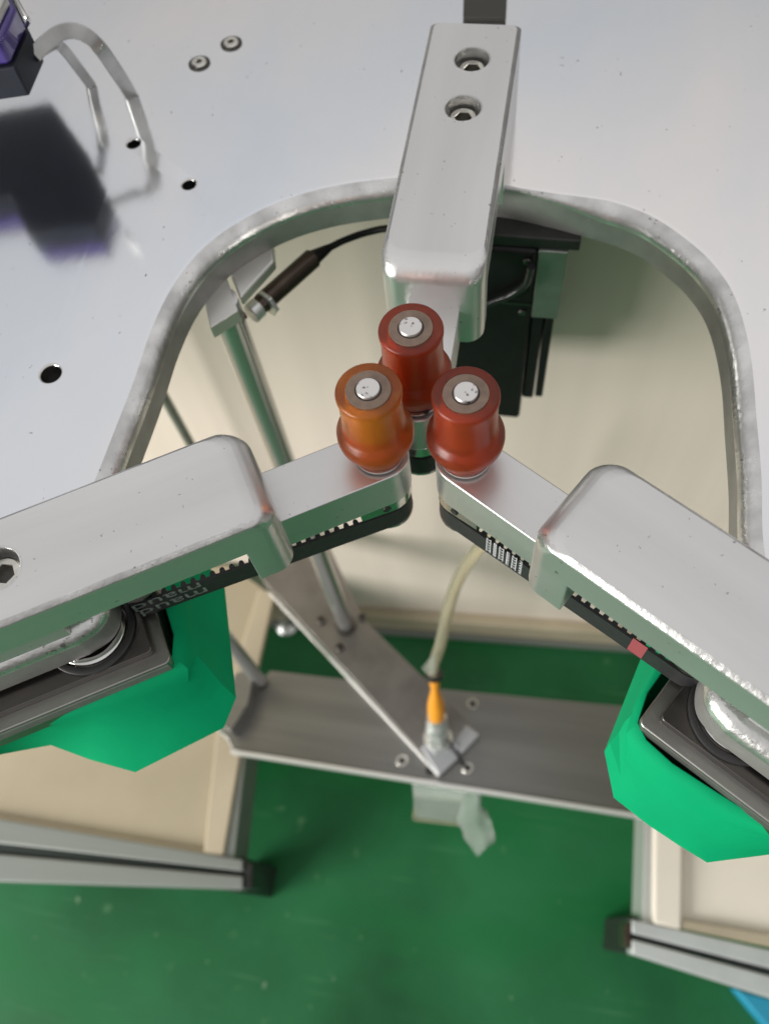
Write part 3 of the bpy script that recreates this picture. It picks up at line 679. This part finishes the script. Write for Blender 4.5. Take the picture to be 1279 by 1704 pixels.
bp = [(784, 1300, -535, 9), (786, 1322, -545, 8), (782, 1345, -560, 11), (792, 1368, -575, 19), (797, 1388, -585, 18), (795, 1404, -592, 10), (794, 1422, -598, 2)]
rings = []
for x, y, z, r in bp:
    c = at(x, y, z-53); rings.append([c+Vector((math.cos(i*math.pi/9)*r*random.uniform(.7, 1.15), math.sin(i*math.pi/9)*r*.7*random.uniform(.7, 1.15), random.uniform(-2, 2))) for i in range(18)])
link('bag_film', loft(B(), rings), 'bag', bg, smooth=60)

# ------------------------------------------------------------------ setting: floor, back panel, trays
FZ = -Z0
bm = box(B(), -3500, 3500, -3000, 3500, FZ-20, FZ); o = link('floor', bm, 'floor', None); tag(o, kind='structure')
w0, w1 = at(600, 1030, FZ), at(1050, 1062, FZ); dv = (w1-w0).normalized(); nn = Vector((-dv.y, dv.x, 0))
W0 = w0-dv*900; W1 = w0+dv*900
bm = prism(B(), [W0.xy, W1.xy, (W1+nn*14).xy, (W0+nn*14).xy], FZ+.1, PB-.4)
o = link('back_wall', bm, 'wall'); tag(o, kind='structure')
bm = prism(B(), [(W0-nn*15).xy, (W1-nn*15).xy, (W1-nn*.05).xy, (W0-nn*.05).xy], FZ+12, FZ+58); o = link('skirting', bm, 'ledge', None, bevel=2); tag(o, kind='structure')
bm = prism(B(), [(W0-nn*22).xy, (W1-nn*22).xy, (W1-nn*.1).xy, (W0-nn*.1).xy], FZ+.1, FZ+11.9); o = link('skirting_rail', bm, 'profile', None, bevel=1); tag(o, kind='structure')

lt = thing('beige_tray', at(200, 1330, -735), 'beige tray in shaded colour on a grey profile frame at the lower left', 'tray', 'beige trays on aluminium profiles')
TZ = -700
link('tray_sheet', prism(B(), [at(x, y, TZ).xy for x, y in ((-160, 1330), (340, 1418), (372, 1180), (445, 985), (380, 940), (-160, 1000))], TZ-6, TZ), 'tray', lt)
link('tray_lip', prism(B(), [at(x, y, TZ+8).xy for x, y in ((338, 1422), (372, 1424), (410, 1200), (458, 985), (430, 980), (362, 1200))], TZ+.1, TZ+8), 'ledge', lt, bevel=2)
link('lip_trim', prism(B(), [at(x, y, TZ+4).xy for x, y in ((372, 1428), (390, 1428), (410, 1250), (414, 1190), (406, 1190))], TZ-60, TZ+4), 'profile', lt, bevel=1)
link('front_lip', prism(B(), [at(x, y, TZ+6).xy for x, y in ((-160, 1330), (340, 1415), (372, 1428), (-160, 1341))], TZ+.1, TZ+6), 'ledge', lt, bevel=1)
def rail(par, a, b, c, dd_, zt, zb, m='profile', name='rail'): return link(name, prism(B(), [at(x, y, zt).xy for x, y in (a, b, c, dd_)], zb, zt), m, par, bevel=1.5)
rail(lt, (-160, 1336), (404, 1431), (404, 1450), (-160, 1385), -690, -722)
rail(lt, (-160, 1386), (404, 1451), (404, 1458), (-160, 1406), -700, -716, 'slot', 'rail_slot')
rail(lt, (-160, 1407), (404, 1458.5), (404, 1480), (-160, 1462), -690, -722)
rail(lt, (405, 1433), (421, 1438), (419, 1478), (405, 1480), -694, -745, 'dark', 'rail_end_cap')
for x, y in ((-90, 1420), (380, 1452)):
    c = at(x, y, -722); link('foot', box(B(), c.x-18, c.x+18, c.y-18, c.y+18, FZ+.1, -722.1), 'dark', lt, bevel=2)

rt = thing('lit_beige_tray', at(1200, 1480, -735), 'beige tray in brightly lit colour on a pale profile frame at the lower right', 'tray', 'beige trays on aluminium profiles')
link('tray_sheet', prism(B(), [at(x, y, TZ).xy for x, y in ((1140, 1250), (1133, 1532), (1500, 1610), (1500, 1250))], TZ-6, TZ), 'tray_lit', rt)
link('tray_lip', prism(B(), [at(x, y, TZ+10).xy for x, y in ((1088, 1300), (1086, 1537), (1134, 1548), (1138, 1300))], TZ-5, TZ+10), 'tray_lit', rt, bevel=3)
link('lip_trim', prism(B(), [at(x, y, TZ+4).xy for x, y in ((1074, 1300), (1068, 1534), (1085.5, 1536), (1087.5, 1300))], TZ-60, TZ+4), 'bright', rt, bevel=1)
link('front_lip', prism(B(), [at(x, y, TZ+8).xy for x, y in ((1134, 1530), (1500, 1592), (1500, 1622), (1134, 1546))], TZ+.1, TZ+8), 'ledge', rt, bevel=1)
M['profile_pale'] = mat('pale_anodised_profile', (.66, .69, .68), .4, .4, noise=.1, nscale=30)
rail(rt, (1051, 1530), (1500, 1630), (1500, 1668), (1051, 1553), -690, -722, 'profile_pale')
rail(rt, (1051, 1554), (1500, 1669), (1500, 1682), (1051, 1562), -700, -716, 'slot', 'rail_slot')
rail(rt, (1051, 1563), (1500, 1683), (1500, 1730), (1051, 1588), -690, -722, 'profile_pale')
rail(rt, (1038, 1538), (1050, 1532), (1050, 1580), (1038, 1574), -694, -730, 'sensor', 'rail_end_cap')
for x, y in ((1075, 1560), (1450, 1660)):
    c = at(x, y, -722); link('foot', box(B(), c.x-18, c.x+18, c.y-18, c.y+18, FZ+.1, -722.1), 'dark', rt, bevel=2)
bm = prism(B(), [at(x, y, FZ+30).xy for x, y in ((1222, 1645), (1420, 1700), (1420, 1800), (1300, 1740))], FZ+.1, FZ+30)
o = link('blue_crate', bm, 'blue', None, bevel=3); tag(o, 'blue plastic corner of a crate on the floor at the lower right edge', 'crate')
# white levelling foot on the floor
lv = thing('levelling_foot', at(478, 1040, FZ), 'small shiny white metal foot on the green floor beside the left tray', 'levelling foot')
c = at(478, 1040, FZ); link('foot_pad', lathe(B(), [(0, FZ+.1), (17, FZ+.1), (17, FZ+5), (9, FZ+12), (0, FZ+12)], (c.x, c.y, 0), 28), 'zinc', lv)
link('foot_stem', lathe(B(), [(0, FZ+12.1), (7, FZ+12.1), (7, FZ+34), (0, FZ+34)], (c.x, c.y, 0), 20), 'zinc', lv)
# paint specks on the floor
random.seed(5)
bm = B()
for x, y, w in ((440, 1640, 3.4), (555, 1628, 2), (478, 1522, 1.8), (790, 1410, 2), (130, 1497, 3.5), (260, 1555, 1.8), (850, 1660, 2), (600, 1560, 1.4), (345, 1600, 1.4), (1010, 1650, 1.4), (210, 1620, 1.2), (690, 1580, 1.2), (930, 1500, 1.3), (60, 1560, 1.5)):
    c = at(x, y, FZ+.2); pts = [(c.x+w*random.uniform(.5, 1)*math.cos(a*.7), c.y+w*random.uniform(.5, 1)*math.sin(a*.7)*1.5) for a in range(9)]
    prism(bm, pts, FZ+.15, FZ+.5)
M['speck'] = mat('pale_floor_specks', (.12, .27, .13), .6, 0, noise=.4, nscale=80)
o = link('floor_specks', bm, 'speck'); tag(o, 'pale paint specks scattered over the green floor', 'specks', kind='stuff')
print('objects', len(bpy.data.objects))
